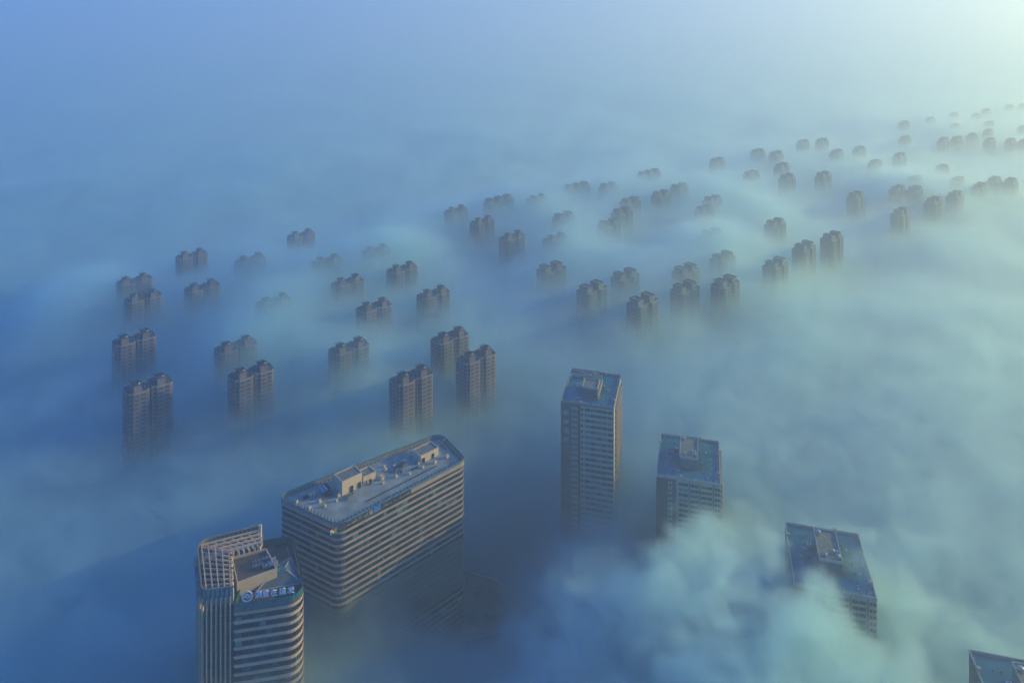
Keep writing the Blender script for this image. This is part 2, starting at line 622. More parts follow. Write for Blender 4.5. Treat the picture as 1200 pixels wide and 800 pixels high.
# ------------------------------------------------------------------ long office slab
O2 = (-75.0, 437.0)
T2 = empty('office_slab', (O2[0], O2[1], 0))
tag(T2, 'long tan-striped office slab with rounded corners, beige plant rooms on its roof', 'office building')
P2 = ccw([(-91.8, 397.2), (-28.6, 453.8), (-46.0, 480.6), (-131.6, 419.6)])
rr = {-91.8: 6.0, -28.6: 4.0, -46.0: 6.0, -131.6: 4.0}
p2 = loc_poly(round_poly(P2, [rr[p[0]] for p in P2]), O2)
MB().prism(p2, 0, 100.8).build('glass_core', M['glass_bays'], T2)
MB().prism(offset(p2, -.9), 100.81, 101.1).build('roof_deck', M['deck_pale'], T2)
MB().ring(offset(p2, .8), offset(p2, -.35), 99.6, 101.7).build('fascia', M['slab_stone'], T2)
z = 97.3
while z > 5:
    if not (29 < z < 57):
        MB().ring(offset(p2, .5), offset(p2, -.2), z, z + .62).build('ledge', M['slab_stone'], T2)
        MB().ring(offset(p2, .28), offset(p2, -.2), z - .68, z - .26).build('ledge', M['slab_stone'], T2)
    z -= 3.45
MB().ring(offset(p2, .5), offset(p2, -.2), 27.6, 57.2).build('curtain_wall', M['wall_panel'], T2)
for q in range(8):
    MB().ring(offset(p2, .62), offset(p2, .45), 28.5 + q * 3.7, 28.65 + q * 3.7).build('transom', M['mullion'], T2)
b = MB()
for a, bb in walk(offset(p2, .1), 1.7):
    b.box(a.x - .09, a.x + .09, a.y - .09, a.y + .09, 5, 99)
b.build('mullions', M['mullion'], T2)['kind'] = 'stuff'
panels(T2, offset(p2, .55), 1.55, 101.72, 103.2, .1, M['pale_glass'], 'glass_panel', M['mullion'], .12)
u2 = Vector(P2[0])
dirs = (Vector((-28.6, 453.8)) - Vector((-91.8, 397.2))).normalized()
ang2 = math.atan2(dirs.y, dirs.x)
nrm2 = Vector((dirs.y, -dirs.x))
f0 = Vector((-91.8, 397.2)) - Vector(O2)


def T2px(px, py, z):
    x, y = U(px, py, z)
    return (x - O2[0], y - O2[1])


def roof_house(a, b_, depth, z0, z1, m, roof_m, par, name):
    """A plant room whose front foot runs between the two pixels given."""
    A, B = Vector(T2px(*a, z0)), Vector(T2px(*b_, z0))
    B = A + dirs * (B - A).dot(dirs)
    poly = ccw([tuple(A), tuple(B), tuple(B - nrm2 * depth), tuple(A - nrm2 * depth)])
    o = MB().prism(poly, z0, z1).build(name, M[m], par)
    MB().prism(offset(poly, -.35), z1 + .003, z1 + .12).build('roof', M[roof_m], o)
    MB().ring(offset(poly, .12), offset(poly, -.35), z1 - .25, z1 + .5).build('parapet', M['stone2'], o)
    return o, poly


hA, pA = roof_house((401, 580.8), (424.3, 569.6), 9.0, 101.11, 108.6, 'stone2', 'grey_top', T2, 'plant_room')
hB, pB = roof_house((425.6, 569.0), (440.2, 562.0), 7.0, 101.11, 105.6, 'stone2', 'grey_top', T2, 'plant_room')
hC, pC = roof_house((493.3, 543.2), (514.8, 533.6), 8.5, 101.11, 105.4, 'stone2', 'grey_top', T2, 'plant_room')


def doors(par, px_list, z0, z1, w):
    for (px, py) in px_list:
        x, y = T2px(px, py, z0)
        q = MB().prism([(-w / 2, -.4), (w / 2, -.4), (w / 2, .4), (-w / 2, .4)], 0, z1 - z0)
        q.build('door', M['window'], par, (x, y, z0), ang2)


doors(hA, [(412.3, 575.3), (421.6, 570.9)], 101.2, 104.3, 1.5)
doors(hB, [(434.0, 566.8)], 101.2, 103.8, 1.5)
doors(hC, [(496.4, 541.6), (507.2, 536.0)], 101.2, 103.9, 1.6)
vents = [(348, 587), (363, 594), (375, 587), (381, 592), (363.7, 580), (368, 578), (394.6, 585.6), (397, 580), (450.6, 545.7), (452, 549.8),
         (462, 545.7), (464, 543), (471, 541), (474, 541), (480, 554), (495.7, 547), (510, 540.9), (524, 534.7), (520.8, 515.5), (463, 539),
         (478, 532.6), (490.5, 542.3), (448, 560), (464.4, 557.4), (449, 565), (446, 557)]
vm = MB().box(-.75, .75, -.6, .6, 0, 1.5).mesh('vent_box', M['stone2'])
vc = MB().box(-.85, .85, -.7, .7, 1.5, 1.65).mesh('cap', M['stone2'])
for i, (px, py) in enumerate(vents):
    x, y = T2px(px, py + 1, 101.3)
    o = link('vent_box', vm, T2, (x, y, 101.1), ang2)
    s = rnd.uniform(.75, 1.2)
    o.scale = (s, s, s)
    link('cap', vc, o)
for i, (px, py, w, d, h) in enumerate(((358, 583, 3, 2, 1.2), (379, 576, 5, 3, 2.2), (385, 580, 4, 2.5, 1.8), (383, 572, 6, 2.2, 1.6), (381, 584, 3, 1.5, .8), (466, 548, 4, 1.3, 1.2), (470, 552, 4, 1.3, 1.2),
                                      (457, 551, 5, 1.1, .8), (463, 553, 3, 1.2, 1), (486.5, 549, 4, 1, .9), (519.5, 525, 5, 1.1, 1.5), (474, 546, 3, 1.5, 1.8), (405, 584, 4, 1.2, .9), (411, 580, 4, 1.0, .8))):
    x, y = T2px(px, py, 101.2)
    plant_unit(x, y, w, d, h, 101.1, ang2 + rnd.choice((0, 0, math.pi / 2)), T2, rnd.choice(('metal', 'zinc', 'dark')))
b = MB()
for i in range(8):
    t = i * 2.6
    p = f0 + dirs * (22 + t * 2.3) - nrm2 * 7.5
    q = p + dirs * 5.6
    b.bar((p.x, p.y, 101.5), (q.x, q.y, 101.5), .22, .22)
    p2_, q2_ = p - nrm2 * .6, q - nrm2 * .6
    b.bar((p2_.x, p2_.y, 101.45), (q2_.x, q2_.y, 101.45), .16, .16)
b.build('pipe_run', M['dark'], T2)
inner = offset(p2, -1.9)
pm = MB().box(-.12, .12, -.12, .12, 0, 1.7).bar((0, 0, 1.5), (.0, .9, .3), .12, .12).mesh('parapet_stay', M['mullion'])
for a, bb in walk(inner, 2.4):
    o = link('parapet_stay', pm, T2, (a.x, a.y, 101.1), math.atan2((bb - a).y, (bb - a).x) + math.pi)
# lettering on the long front, under the parapet
def front2(px):
    A = Vector((-91.8, 397.2)); t = (px - 600) / F
    s = (t * A.y - A.x) / (dirs.x - t * dirs.y)
    return A + dirs * s + nrm2 * 1.05 - Vector(O2)


for px, m, dz in ((387.3, 'yellow', 1.4), (391.8, 'red', 1.3), (387.3, 'blue', 0.0), (391.8, 'green', 0.0)):
    p = front2(px)
    MB().box(-.8, .8, -.12, .12, 0, 1.25).build('logo_tile', M[m], T2, (p.x, p.y, 99.9 + dz), ang2)
p = front2(389.5)
MB().box(-.3, .3, -.15, .15, 0, 1.0).build('logo_tile', M['white'], T2, (p.x, p.y, 100.6), ang2)
for i, px in enumerate([397.5, 402.5, 406.5, 410.5, 416.5, 421.5, 425.0, 430.0] + [447.0, 451.0, 455.0, 460.5, 464.5, 469.0, 473.5, 478.5]):
    p = front2(px)
    glyph(50 + i, 2.5, 2.6, .25).build('sign_character', M['dark'], T2, (p.x, p.y, 99.9), ang2)
p = front2(440.6)
b = MB().box(-2.0, -.8, -.15, .15, 0, 3.3).box(.8, 2.0, -.15, .15, 0.3, 3.6)
n = len(b.v)
b.v += [(x, y, z_) for y in (-.14, .14) for x, z_ in ((-.8, 3.3), (-.8, 1.8), (.8, .9), (.8, 2.4))]
b.f += [(n, n + 1, n + 2, n + 3), (n + 7, n + 6, n + 5, n + 4), (n, n + 3, n + 7, n + 4), (n + 1, n + 5, n + 6, n + 2)]
b.build('logo', M['blue'], T2, (p.x, p.y, 99.7), ang2)
wb = MB().box(-.55, .55, -.1, .1, 0, .9).mesh('open_window', M['pale_glass'])
for px, fl in ((393, 4), (466, 2), (523, 5), (448, 8), (444, 5.0), (476, 6), (401, 9), (492, 7)):
    p = front2(px) - nrm2 * .3
    o = link('open_window', wb, T2, (p.x, p.y, 98.9 - 3.45 * fl), ang2)

# low podium beside the slab
O3 = (-18.0, 455.0)
pod = empty('podium_building', (O3[0], O3[1], 0))
tag(pod, 'low dark flat-roofed building on the ground just right of the long slab', 'building')
pp = ccw([(-30 - O3[0], 481 - O3[1]), (-7 - O3[0], 472 - O3[1]), (-5 - O3[0], 434 - O3[1]), (-27 - O3[0], 428 - O3[1])])
MB().prism(pp, 0, 14).build('wall', M['box_grey'], pod)
MB().prism(offset(pp, -.8), 14.003, 14.2).build('roof', M['deck'], pod)
MB().ring(offset(pp, .2), offset(pp, -.5), 13.6, 15.0).build('parapet', M['zinc'], pod)
for x, y, w_, d_, h_ in ((-3, 8, 5, 4, 3), (4, -6, 4, 6, 2.2), (-5, -12, 6, 3, 1.8), (5, 6, 3, 3, 2.4)):
    MB().box(x - w_ / 2, x + w_ / 2, y - d_ / 2, y + d_ / 2, 14.2, 14.2 + h_).build('plant_box', M['deck'], pod)


# ------------------------------------------------------------------ slab towers with blue roofs
def blue_tower(name, w, d, H, fh, hotel):
    root = empty(name, (0, 0, 0))
    hx, hy = w / 2, d / 2
    fx = lambda t: -hx + t * w
    zc = fx(.335 if hotel else .312)
    # dark left part and pale right part
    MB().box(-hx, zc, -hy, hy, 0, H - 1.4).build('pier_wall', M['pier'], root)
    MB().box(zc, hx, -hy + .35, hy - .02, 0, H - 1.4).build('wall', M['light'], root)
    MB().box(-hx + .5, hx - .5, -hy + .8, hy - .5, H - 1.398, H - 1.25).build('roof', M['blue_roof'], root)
    par = [(-hx - .1, -hy - .1), (hx + .1, -hy - .1), (hx + .1, hy + .1), (-hx - .1, hy + .1)]
    MB().ring(par, offset(par, -.45), H - 1.41, H).build('parapet', M['light'] if not hotel else M['box_grey'], root)
    nf = int((H - 20) / fh)
    z0 = H - 2.6
    if hotel:
        pw = (fx(1) - fx(.46)) / 5
        wm = MB().box(-pw / 2 + .12, pw / 2 - .12, -.1, .12, 0, fh * .47).mesh('window', M['window'])
        wm2 = MB().box(-pw / 2 + .12, pw / 2 - .12, -.1, .12, 0, fh * .47).mesh('window', M['teal'])
        sm = MB().box(-.75, .75, -.1, .12, 0, fh * .40).mesh('window', M['window'])
        bm_ = MB().box(-.33, .33, -.3, .02, 0, fh * .62).mesh('sunshade_fin', M['light'])
        for k in range(nf):
            z = z0 - fh * (k + .55)
            for i in range(5):
                link('window', wm2 if rnd.random() < .3 else wm, root, (fx(.455) + pw * (i + .5), -hy + .30, z))
            link('window', sm, root, (fx(.405), -hy + .30, z))
            for i in range(4):
                link('sunshade_fin', bm_, root, (fx(.218 + .031 * i), -hy, z - .2))
        slot = MB()
        for k in range(nf):
            slot.box(-hx - .06, -hx + .9, -hy - .06, -hy + .5, z0 - fh * (k + .55), z0 - fh * (k + .55) + fh * .5)
        slot.build('corner_window', M['teal'], root)
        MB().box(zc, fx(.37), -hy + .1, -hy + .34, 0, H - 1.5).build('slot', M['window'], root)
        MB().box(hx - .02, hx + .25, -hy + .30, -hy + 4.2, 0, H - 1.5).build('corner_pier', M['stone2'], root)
    else:
        edges = [.345, .53, .695, .905]
        ends = [.505, .67, .88, 1.0]
        for a, bb in zip(edges, ends):
            ww = (bb - a) * w - .5
            wm = MB().box(-ww / 2, -.12, -.1, .12, 0, 1.45).box(.12, ww / 2, -.1, .12, 0, 1.45).mesh('window', M['window'])
            wt_ = MB().box(-ww / 2, -.12, -.1, .12, 0, 1.45).box(.12, ww / 2, -.1, .12, 0, 1.45).mesh('window', M['teal'])
            for k in range(nf):
                link('window', wt_ if rnd.random() < .22 else wm, root, (fx((a + bb) / 2), -hy + .30, z0 - fh * (k + .62)))
        sm = MB().box(-.42, .42, -.06, .02, 0, 1.75).mesh('window', M['light'])
        for k in range(nf):
            for t in (.195, .235):
                link('window', sm, root, (fx(t), -hy, z0 - fh * (k + .62)))
        for t in (.5175, .6825, .8925):
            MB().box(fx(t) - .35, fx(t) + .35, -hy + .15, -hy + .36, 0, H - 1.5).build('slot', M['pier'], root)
    # string courses of the pale part
    b = MB()
    for k in range(nf): b.box(zc + .2, hx + .06, -hy + .22, -hy + .36, z0 - fh * (k + 1) + .15, z0 - fh * (k + 1) + .35)
    b.build('string_course', M['light'], root)['kind'] = 'stuff'
    # right flank: balconies, left flank and back: window bands
    b = MB()
    for k in range(nf): b.box(hx - .01, hx + 1.3, -hy + 6.2, hy - 2.0, z0 - fh * (k + 1), z0 - fh * (k + 1) + 1.2)
    b.build('balconies', M['brown'], root)['kind'] = 'stuff'
    b = MB()
    for k in range(nf):
        z = z0 - fh * (k + .6)
        for i in range(8): b.box(hx - .05, hx + .05, -hy + 7 + i * 4.3, -hy + 10 + i * 4.3, z, z + 1.5)
        for i in range(9): b.box(-hx - .05, -hx + .05, -hy + 2.5 + i * 4.5, -hy + 5.2 + i * 4.5, z, z + 1.5)
        for i in range(7): b.box(-hx + 2 + i * 4.7, -hx + 5 + i * 4.7, hy - .05, hy + .05, z, z + 1.5)
    b.build('flank_windows', M['window'], root)['kind'] = 'stuff'
    # plant room in the middle of the roof
    rz0 = H - 1.25
    if hotel:
        X0, X1, Y0, Y1, zt = -5.4, 4.9, -7.5, 4.2, H + 3.2
    else:
        X0, X1, Y0, Y1, zt = -5.2, 5.3, -10.2, 12.0, H + 5.2
    pr = MB().box(X0, X1, Y0, Y1, rz0, zt).build('plant_room', M['box_grey'], root)
    po = [(X0 - .15, Y0 - .15), (X1 + .15, Y0 - .15), (X1 + .15, Y1 + .15), (X0 - .15, Y1 + .15)]
    MB().ring(po, offset(po, -.4), zt - .5, zt + .8).build('parapet', M['light'], pr)
    MB().box(X0 + .3, X1 - .3, Y0 + .3, Y1 - .3, zt + .003, zt + .1).build('roof', M['grey_top'], pr)
    if hotel:
        MB().box(X1 + .2, X1 + 1.3, -13.0, 9.5, rz0, H + 2.2).build('screen_wall', M['brown'], root)
        MB().box(-hx + .6, 3.0, hy - 8.5, hy - 8.0, rz0, H + .9).build('screen_wall', M['light'], root)
        MB().box(-hx - .05, 3.0, hy - 8.0, hy + .05, H - 1.2, H + .7).build('rear_plant_room', M['pier'], root)
        for x, y, ww in ((-13, hy - 4, 3), (-9, hy - 5, 2), (-4, hy - 7.2, 2.5), (-1, hy - 5, 2), (4, hy - 5, 2), (0, -11.5, 1.6)):
            plant_unit(x, y, ww, 1.4, 1.5, H - .2 if y > 10 and x < 3 else rz0, 0, root)
    else:
        for x, y, r in ((X0 + 2.0, Y1 - 3.5, 1.1), (X0 + 3.0, Y0 + 2.5, .9), (X1 - 1.6, Y0 + 3, 1.0), (X1 - 3.4, Y0 + 6, .8)):
            t = MB().cyl(x, y, r, zt + .1, zt + 1.7, 12).cyl(x, y, r, zt + 1.7, zt + 2.1, 12, r * .3).build('water_tank', M['metal'], root)
        plant_unit(X1 - 2.2, Y0 + 6.5, 2.5, 1.6, 1.4, zt + .1, 0, root)
        plant_unit(X0 - 2.6, Y1 - 4.5, 2.2, 2.0, 1.6, rz0, 0, root)
    # roof vents, davits and small clutter
    cap = MB().cyl(0, 0, .28, 0, 1.1, 8).cyl(0, 0, .55, 1.1, 1.35, 8).mesh('roof_vent', M['box_grey'])
    pos = [(8.2, y) for y in (-12, -8, -4.5, 0, 4, 8, 12, 16)] + [(11.2, y) for y in (-13, -7, -1, 6)] + [(-9, y) for y in (-15, -8, -1, 6, 13)] + [(-12, y) for y in (-10, 2, 14)]
    for x, y in (pos if not hotel else pos[::2]):
        link('roof_vent', cap, root, (x + rnd.uniform(-.4, .4), y + rnd.uniform(-1, 1), rz0))
    for x, y in ((-hx + .6, hy - 10), (hx - .8, -hy + 9), (6.5, hy - .6), (-4, -hy + 1.2)):
        MB().box(x - .8, x + .8, y - .7, y + .7, rz0, H + .9).build('hatch', M['light'], root)
    b = MB()
    for i in range(14):
        x, y = rnd.uniform(-hx + 2, hx - 2), rnd.uniform(-hy + 2, hy - 2)
        if X0 - 1 < x < X1 + 1 and Y0 - 1 < y < Y1 + 1: continue
        b.box(x, x + rnd.uniform(.3, 1.2), y, y + rnd.uniform(.3, 1.2), rz0, rz0 + rnd.uniform(.2, .7))
    for i in range(22):
        b.box(hx - 1.6, hx - 1.1, -hy + 4 + i * 1.7, -hy + 4.5 + i * 1.7, rz0, rz0 + rnd.uniform(.3, .9))
        b.box(-hx + 1 + i * 1.5, -hx + 1.4 + i * 1.5, -hy + 1.0, -hy + 1.4, rz0, rz0 + rnd.uniform(1.0, 1.9))
    b.build('roof_clutter', M['metal'], root)['kind'] = 'stuff'
    b = MB()
    for x, y, a, c in ((-10, 6, 2.2, 1.0), (-6.5, -12.5, 2.0, 1.4), (13, 3, 1.4, .7), (13.5, -6, 1.5, .8), (-13, -5, 1.5, .6), (hx - 2, -hy + 3, 1.2, 2.8)):
        k = 9
        b.prism([(x + a * math.cos(6.283 * i / k) * rnd.uniform(.7, 1.1), y + c * math.sin(6.283 * i / k) * rnd.uniform(.7, 1.1)) for i in range(k)], rz0, rz0 + .02)
    b.build('worn_patch', M['pale_glass'], root)['kind'] = 'stuff'
    return root


HD = R(-14.35)
TB = blue_tower('apartment_tower', 36.4, 43.8, 100.0, 3.05, False)
TB.location = (108.4, 460.3, 0)
TB.rotation_euler = (0, 0, HD)
tag(TB, 'blue-roofed pale tower in the middle, its upper storeys clear of fog', 'tower', 'pale towers with blue roofs')
km = kid_map()
c = copy_tree(TB, km); c.location = (158.8, 377.6, 0)
tag(c, 'blue-roofed tower half swallowed by bright fog drifting over its roof', 'tower', 'pale towers with blue roofs')
c = copy_tree(TB, km); c.location = (209.5, 298.5, 0)
tag(c, 'blue roof corner cut by the bottom right edge of the picture', 'tower', 'pale towers with blue roofs')
TH = blue_tower('hotel_tower', 34.4, 43.8, 118.0, 3.56, True)
TH.location = (54.0, 508.0, 0)
TH.rotation_euler = (0, 0, HD)
tag(TH, 'tall blue-roofed hotel tower with four stacked characters down its dark pier', 'tower')
for i, ch in enumerate('新岸酒店'):
    me = text_mesh(ch, 3.9, .3, M['pale_glass'])
    o = link('sign_character', me, TH)
    me.materials[0] = M['trim']
    o.location = (-17.2 + 34.4 * .105, -21.9 - .2, 118 - 8.6 - 5.75 * i)
    o.rotation_euler = (R(90), 0, 0)


# ------------------------------------------------------------------ apartment blocks
def block_plan(x0, w, first, last):
    """Outline of one stair block: front is -y."""
    y0, y1 = -7.75, 7.75
    pts = []
    if first: pts += [(x0, y1 - 1.5), (x0, -3.0), (x0 + .9, -3.0), (x0 + .9, y0 + 2.2)]
    pts += [(x0 + (.9 if first else 0), y0 + 1.7), (x0 + 3.4, y0 + 1.7), (x0 + 3.4, y0)]
    if last: pts += [(x0 + w - 2.4, y0), (x0 + w - 1.2, y0 + .5), (x0 + w - .3, y0 + 1.6), (x0 + w, y0 + 3.2), (x0 + w, y1 - 2), (x0 + w - 2, y1)]
    else: pts += [(x0 + w - 1.9, y0), (x0 + w - 1.9, y0 + 1.4), (x0 + w, y0 + 1.4)]
    return pts


def apartment(kind):
    """kind: 'a' cluttered twin, 'b' plain twin, 'c' three blocks, 'd' twin with a box between."""
    n = 3 if kind == 'c' else 2
    bw, sl = 14.7, 1.6
    tot = n * bw + (n - 1) * sl
    root = empty('apartment_block', (0, 0, 0))
    wallm = M['brick'] if kind in 'ad' else M['brick_b']
    H = 98.0
    plan = []
    xs = []
    for i in range(n):
        x0 = -tot / 2 + i * (bw + sl)
        xs.append(x0)
        plan += block_plan(x0, bw, i == 0, i == n - 1)
        if i < n - 1: plan += [(x0 + bw, -1.5), (x0 + bw + sl, -1.5)]
    plan += [(-tot / 2 + 2, 7.75)]
    plan = ccw(plan)
    MB().prism(plan, 0, H).build('wall', wallm, root)
    MB().prism(offset(plan, -.35), H + .003, H + .06).build('roof', M['resroof'], root)
    MB().ring(offset(plan, .1), offset(plan, -.3), H - .25, H + .8).build('parapet', M['ledge'], root)
    # window bays: dark glass with pale sills, storey by storey
    gl, si = MB(), MB()
    for k in range(27):
        z = H - 3.0 * (k + 1) + .6
        for i, x0 in enumerate(xs):
            for a, b_ in ((4.2, 6.9), (8.7, 11.6)):
                gl.box(x0 + a, x0 + b_, -7.75 - .06, -7.6, z, z + 1.55)
                si.box(x0 + a - .1, x0 + b_ + .1, -7.75 - .22, -7.7, z - .22, z - .06)
            gl.box(x0 + 1.3, x0 + 2.8, -6.05 - .06, -6.0, z, z + 1.5)
            si.box(x0 + 1.0, x0 + 3.3, -6.05 - .35, -6.0, z - .45, z - .2)
        x = xs[0]
        for a, b_ in ((-1.8, .6), (2.6, 4.6)): gl.box(x - .06, x + .05, a, b_, z, z + 1.5)
        gl.box(x + .84, x + .95, -5.4, -3.9, z, z + 1.5)
        si.box(x - .5, x + .02, -2.2, 1.0, z - .5, z - .1)
        x = xs[-1] + bw
        for a, b_ in ((-3.4, -1.2), (1, 3.2)): gl.box(x - .05, x + .06, a, b_, z, z + 1.5)
        for x0 in xs:
            for a in (3, 6.4, 9.8): gl.box(x0 + a, x0 + a + 1.9, 7.7, 7.81, z, z + 1.5)
    gl.build('window_bays', M['window'], root)['kind'] = 'stuff'
    si.build('balcony_ledges', M['ledge'], root)['kind'] = 'stuff'
    # stair and lift heads with tanks and frames
    for i, x0 in enumerate(xs):
        if kind in 'ad':
            bx = (x0 + 4.0, x0 + 9.4, -6.2, 0.6, H + .06, H + 5.2)
        else:
            bx = (x0 + 1.6, x0 + 9.0, -6.6, 3.8, H + .06, H + 6.0)
        s = MB().box(*bx).build('stair_head', wallm, root)
        pl = [(bx[0], bx[2]), (bx[1], bx[2]), (bx[1], bx[3]), (bx[0], bx[3])]
        MB().ring(offset(pl, .2), offset(pl, -.35), bx[5] - .2, bx[5] + .8).build('parapet', M['dark'], s)
        if kind in 'ad': st = MB().box(bx[0] - 2.6, bx[0], -3.6, 3.4, H + .06, H + 3.4).box(bx[0] - 4.0, bx[0] - 2.6, -1.2, 5.4, H + .06, H + 1.9)
        else: st = MB().box(bx[0] - 1.1, bx[0], -3.6, 5.4, H + .06, H + 2.4)
        st.build('stepped_stair', M['pier'], root)
        if kind in 'ad':
            f = MB()
            for q in range(4): f.bar((bx[0] + .3 + q * 1.6, bx[2] + .5, bx[5] + 1.6), (bx[0] - 1.0 + q * 1.6, bx[3] + .3, bx[5] + 2.0), .3, .4)
            f.bar((bx[0] - .5, bx[2] + 3.4, bx[5] + 1.4), (bx[1] + .3, bx[2] + 3.2, bx[5] + 1.3), .35, .4)
            for q in (bx[0] + .2, bx[1] - .4): f.box(q, q + .3, bx[2] + 3.2, bx[2] + 3.5, bx[5], bx[5] + 1.5)
            f.build('roof_frame', M['dark'], root)
            MB().cyl(bx[1] - 1.5, bx[2] + 1.4, .9, bx[5] + .01, bx[5] + 1.3, 10).build('water_tank', M['white'], root)
        # curved railing pergola at the right end of the block
        if kind in 'bc':
            g_ = MB()
            for q in range(4): g_.box(x0 + bw - 4.4, x0 + bw - .9, -5.4 + q * 2.9, -5.1 + q * 2.9, H + 1.9, H + 2.2)
            for q in (-5.4, 3.3):
                for w_ in (4.4, 1.2): g_.box(x0 + bw - w_, x0 + bw - w_ + .3, q, q + .3, H + .06, H + 1.89)
            g_.build('roof_railing', M['dark'], root)
            continue
        g_ = MB()
        for q in range(6):
            a = R(-80 + q * 30)
            px_, py_ = x0 + bw - 4.6 + 3.6 * math.cos(a), -1.6 + 4.6 * math.sin(a)
            a2 = R(-80 + (q + 1) * 30)
            g_.box(px_ - .15, px_ + .15, py_ - .15, py_ + .15, H + .06, H + 2.5)
            if q < 5: g_.bar((px_, py_, H + 2.5), (x0 + bw - 4.6 + 3.6 * math.cos(a2), -1.6 + 4.6 * math.sin(a2), H + 2.5), .4, .35)
        g_.build('roof_railing', M['dark'], root)
        b = MB()
        for q in range(5):
            x, y = x0 + rnd.uniform(9.8, 13), rnd.uniform(-5, 4)
            b.box(x, x + .8, y, y + .7, H + .06, H + rnd.uniform(.5, 1.3))
        b.build('roof_clutter', M['metal'], root)['kind'] = 'stuff'
    if kind == 'd':
        MB().box(-3.6, 2.2, -2.0, 4.6, H + .06, H + 5.4).build('stair_head', wallm, root)
    return root


#  (left px, right px, eave px, px of wall seen, kind, how clear)
#  clear: 2 storeys stand out, 1 hazy, 0 faint
RES = [
    (203, 247, 301, 26, 'a', 1), (133, 182.5, 331, -4, 'a', 0), (142, 194, 351, 20, 'd', 2), (214, 260.5, 338.5, 12, 'a', 1),
    (268.5, 319, 306, 2, 'a', 0), (334, 372.5, 277, 16, 'a', 1), (364, 402.6, 307.7, 2, 'a', 1), (385, 430, 333, 9, 'a', 1),
    (293, 349, 355.6, 0, 'a', 0), (421.7, 460, 295, 2, 'a', 0), (451, 492, 318, 10, 'a', 1),
    (485, 531, 346.7, 15, 'a', 1), (414, 463, 363, 14, 'a', 1), (244, 309, 408, 2, 'a', 0), (377.5, 440.6, 411.6, 6, 'a', 0),
    (128, 187, 399.5, 24, 'a', 2), (140, 207, 455, 50, 'a', 2), (262, 326.5, 441, 44, 'a', 2), (501, 553.5, 397, 24, 'a', 2),
    (452, 512, 446, 48, 'a', 2), (530, 586, 420, 44, 'a', 2),
    (517.5, 551, 247.5, 10, 'a', 0), (563, 606, 236, 10, 'c', 1), (547, 583, 261.7, 14, 'a', 1), (581, 619, 280, 24, 'a', 1),
    (615, 641.7, 234, -4, 'a', 0), (657, 695, 220, 8, 'c', 1), (646.7, 675, 256, 3, 'b', 0), (633, 668, 281.7, -2, 'a', 0),
    (741.4, 779.4, 205, 7, 'c', 1), (700, 726, 220, -3, 'b', 0), (759.4, 789.6, 230, 12, 'b', 1), (783.6, 808, 222, 3, 'b', 0),
    (820.6, 849, 236, 5, 'b', 0), (809.4, 842, 248, 12, 'b', 1), (724.4, 753, 238, 9, 'b', 1), (713, 744.4, 251, 14, 'b', 2),
    (697.4, 730, 265, 16, 'b', 2), (820, 848, 276, -2, 'b', 0), (711, 754, 326, 5, 'b', 0), (785, 821.7, 319, 5, 'b', 0),
    (830, 864, 305, 1, 'b', 0), (831.7, 868, 335, 16, 'b', 2), (782, 823, 340, 28, 'b', 2), (731, 774.5, 357, 26, 'b', 2),
    (672, 715, 341.5, 16, 'b', 1), (626, 666, 318, 16, 'b', 1),
    (892, 924.5, 264, 13, 'b', 2), (959, 990.5, 280, 27, 'b', 2), (926, 958, 292, 24, 'b', 2), (892.7, 924.5, 313, 24, 'b', 2),
    (828, 853, 190, 7, 'b', 1), (878, 898, 179, 7, 'b', 1), (902, 917, 182, -3, 'b', 0), (868, 892.5, 206, 5, 'b', 0),
    (903, 929, 196.7, 8, 'b', 1), (909, 935.5, 210, 14, 'b', 1), (931.7, 949.7, 169, 5, 'b', 1), (954, 972.5, 166.7, 6, 'b', 1),
    (971, 989.7, 180, 5, 'b', 1), (997.5, 1016, 176, 8, 'b', 1), (953, 976, 206.7, 12, 'b', 2), (988, 1017.5, 231, 18, 'b', 2),
    (1051.7, 1066.7, 146, 3, 'b', 0), (1082.5, 1098, 141, 3, 'b', 0), (1110, 1124.7, 136, 3, 'b', 0), (1136, 1150, 136.7, 2, 'b', 0),
    (1148, 1161.7, 131, 1, 'b', 0), (1176.7, 1188, 126, 1, 'b', 0), (1191, 1205, 124.7, 2, 'b', 0), (1151, 1166.7, 146, 0, 'b', 0),
    (1113, 1125, 149, -3, 'b', 0), (1150, 1166, 155, 0, 'b', 0), (1190, 1206, 151.7, 5, 'b', 0), (1052.5, 1068, 164, 5, 'b', 0),
    (1098, 1112.5, 166, 9, 'b', 1), (1113, 1129.5, 164, 8, 'b', 1), (1151.7, 1167.5, 166, 11, 'b', 1), (1178, 1190, 167, 3, 'b', 0),
    (1191, 1208, 168, 10, 'b', 1), (1132, 1146, 160, -3, 'b', 0), (1044, 1064, 184, 13, 'b', 1), (1016, 1035, 192, 2, 'b', 0),
    (1094.5, 1113, 199, 10, 'b', 1), (1062, 1082, 212.5, 2, 'b', 0), (1111, 1132.5, 213, 7, 'b', 0), (1040, 1064, 224, 20, 'b', 2),
    (1063, 1080, 224, -2, 'b', 0), (1041, 1069, 251, 15, 'b', 1), (1082, 1105, 238, 25, 'b', 2), (1107, 1131, 231, 20, 'b', 2),
    (1136.7, 1159, 221, 21, 'b', 2), (1155, 1175, 213, 16, 'b', 1), (1174, 1194, 215, 14, 'b', 1),
]
FX, FY = 7.75 * math.sin(R(138)), 7.75 * math.cos(R(138))
protos = {}
km = None
CTRL = []                                  # (X, Y, height of the fog top, reach)
items = []
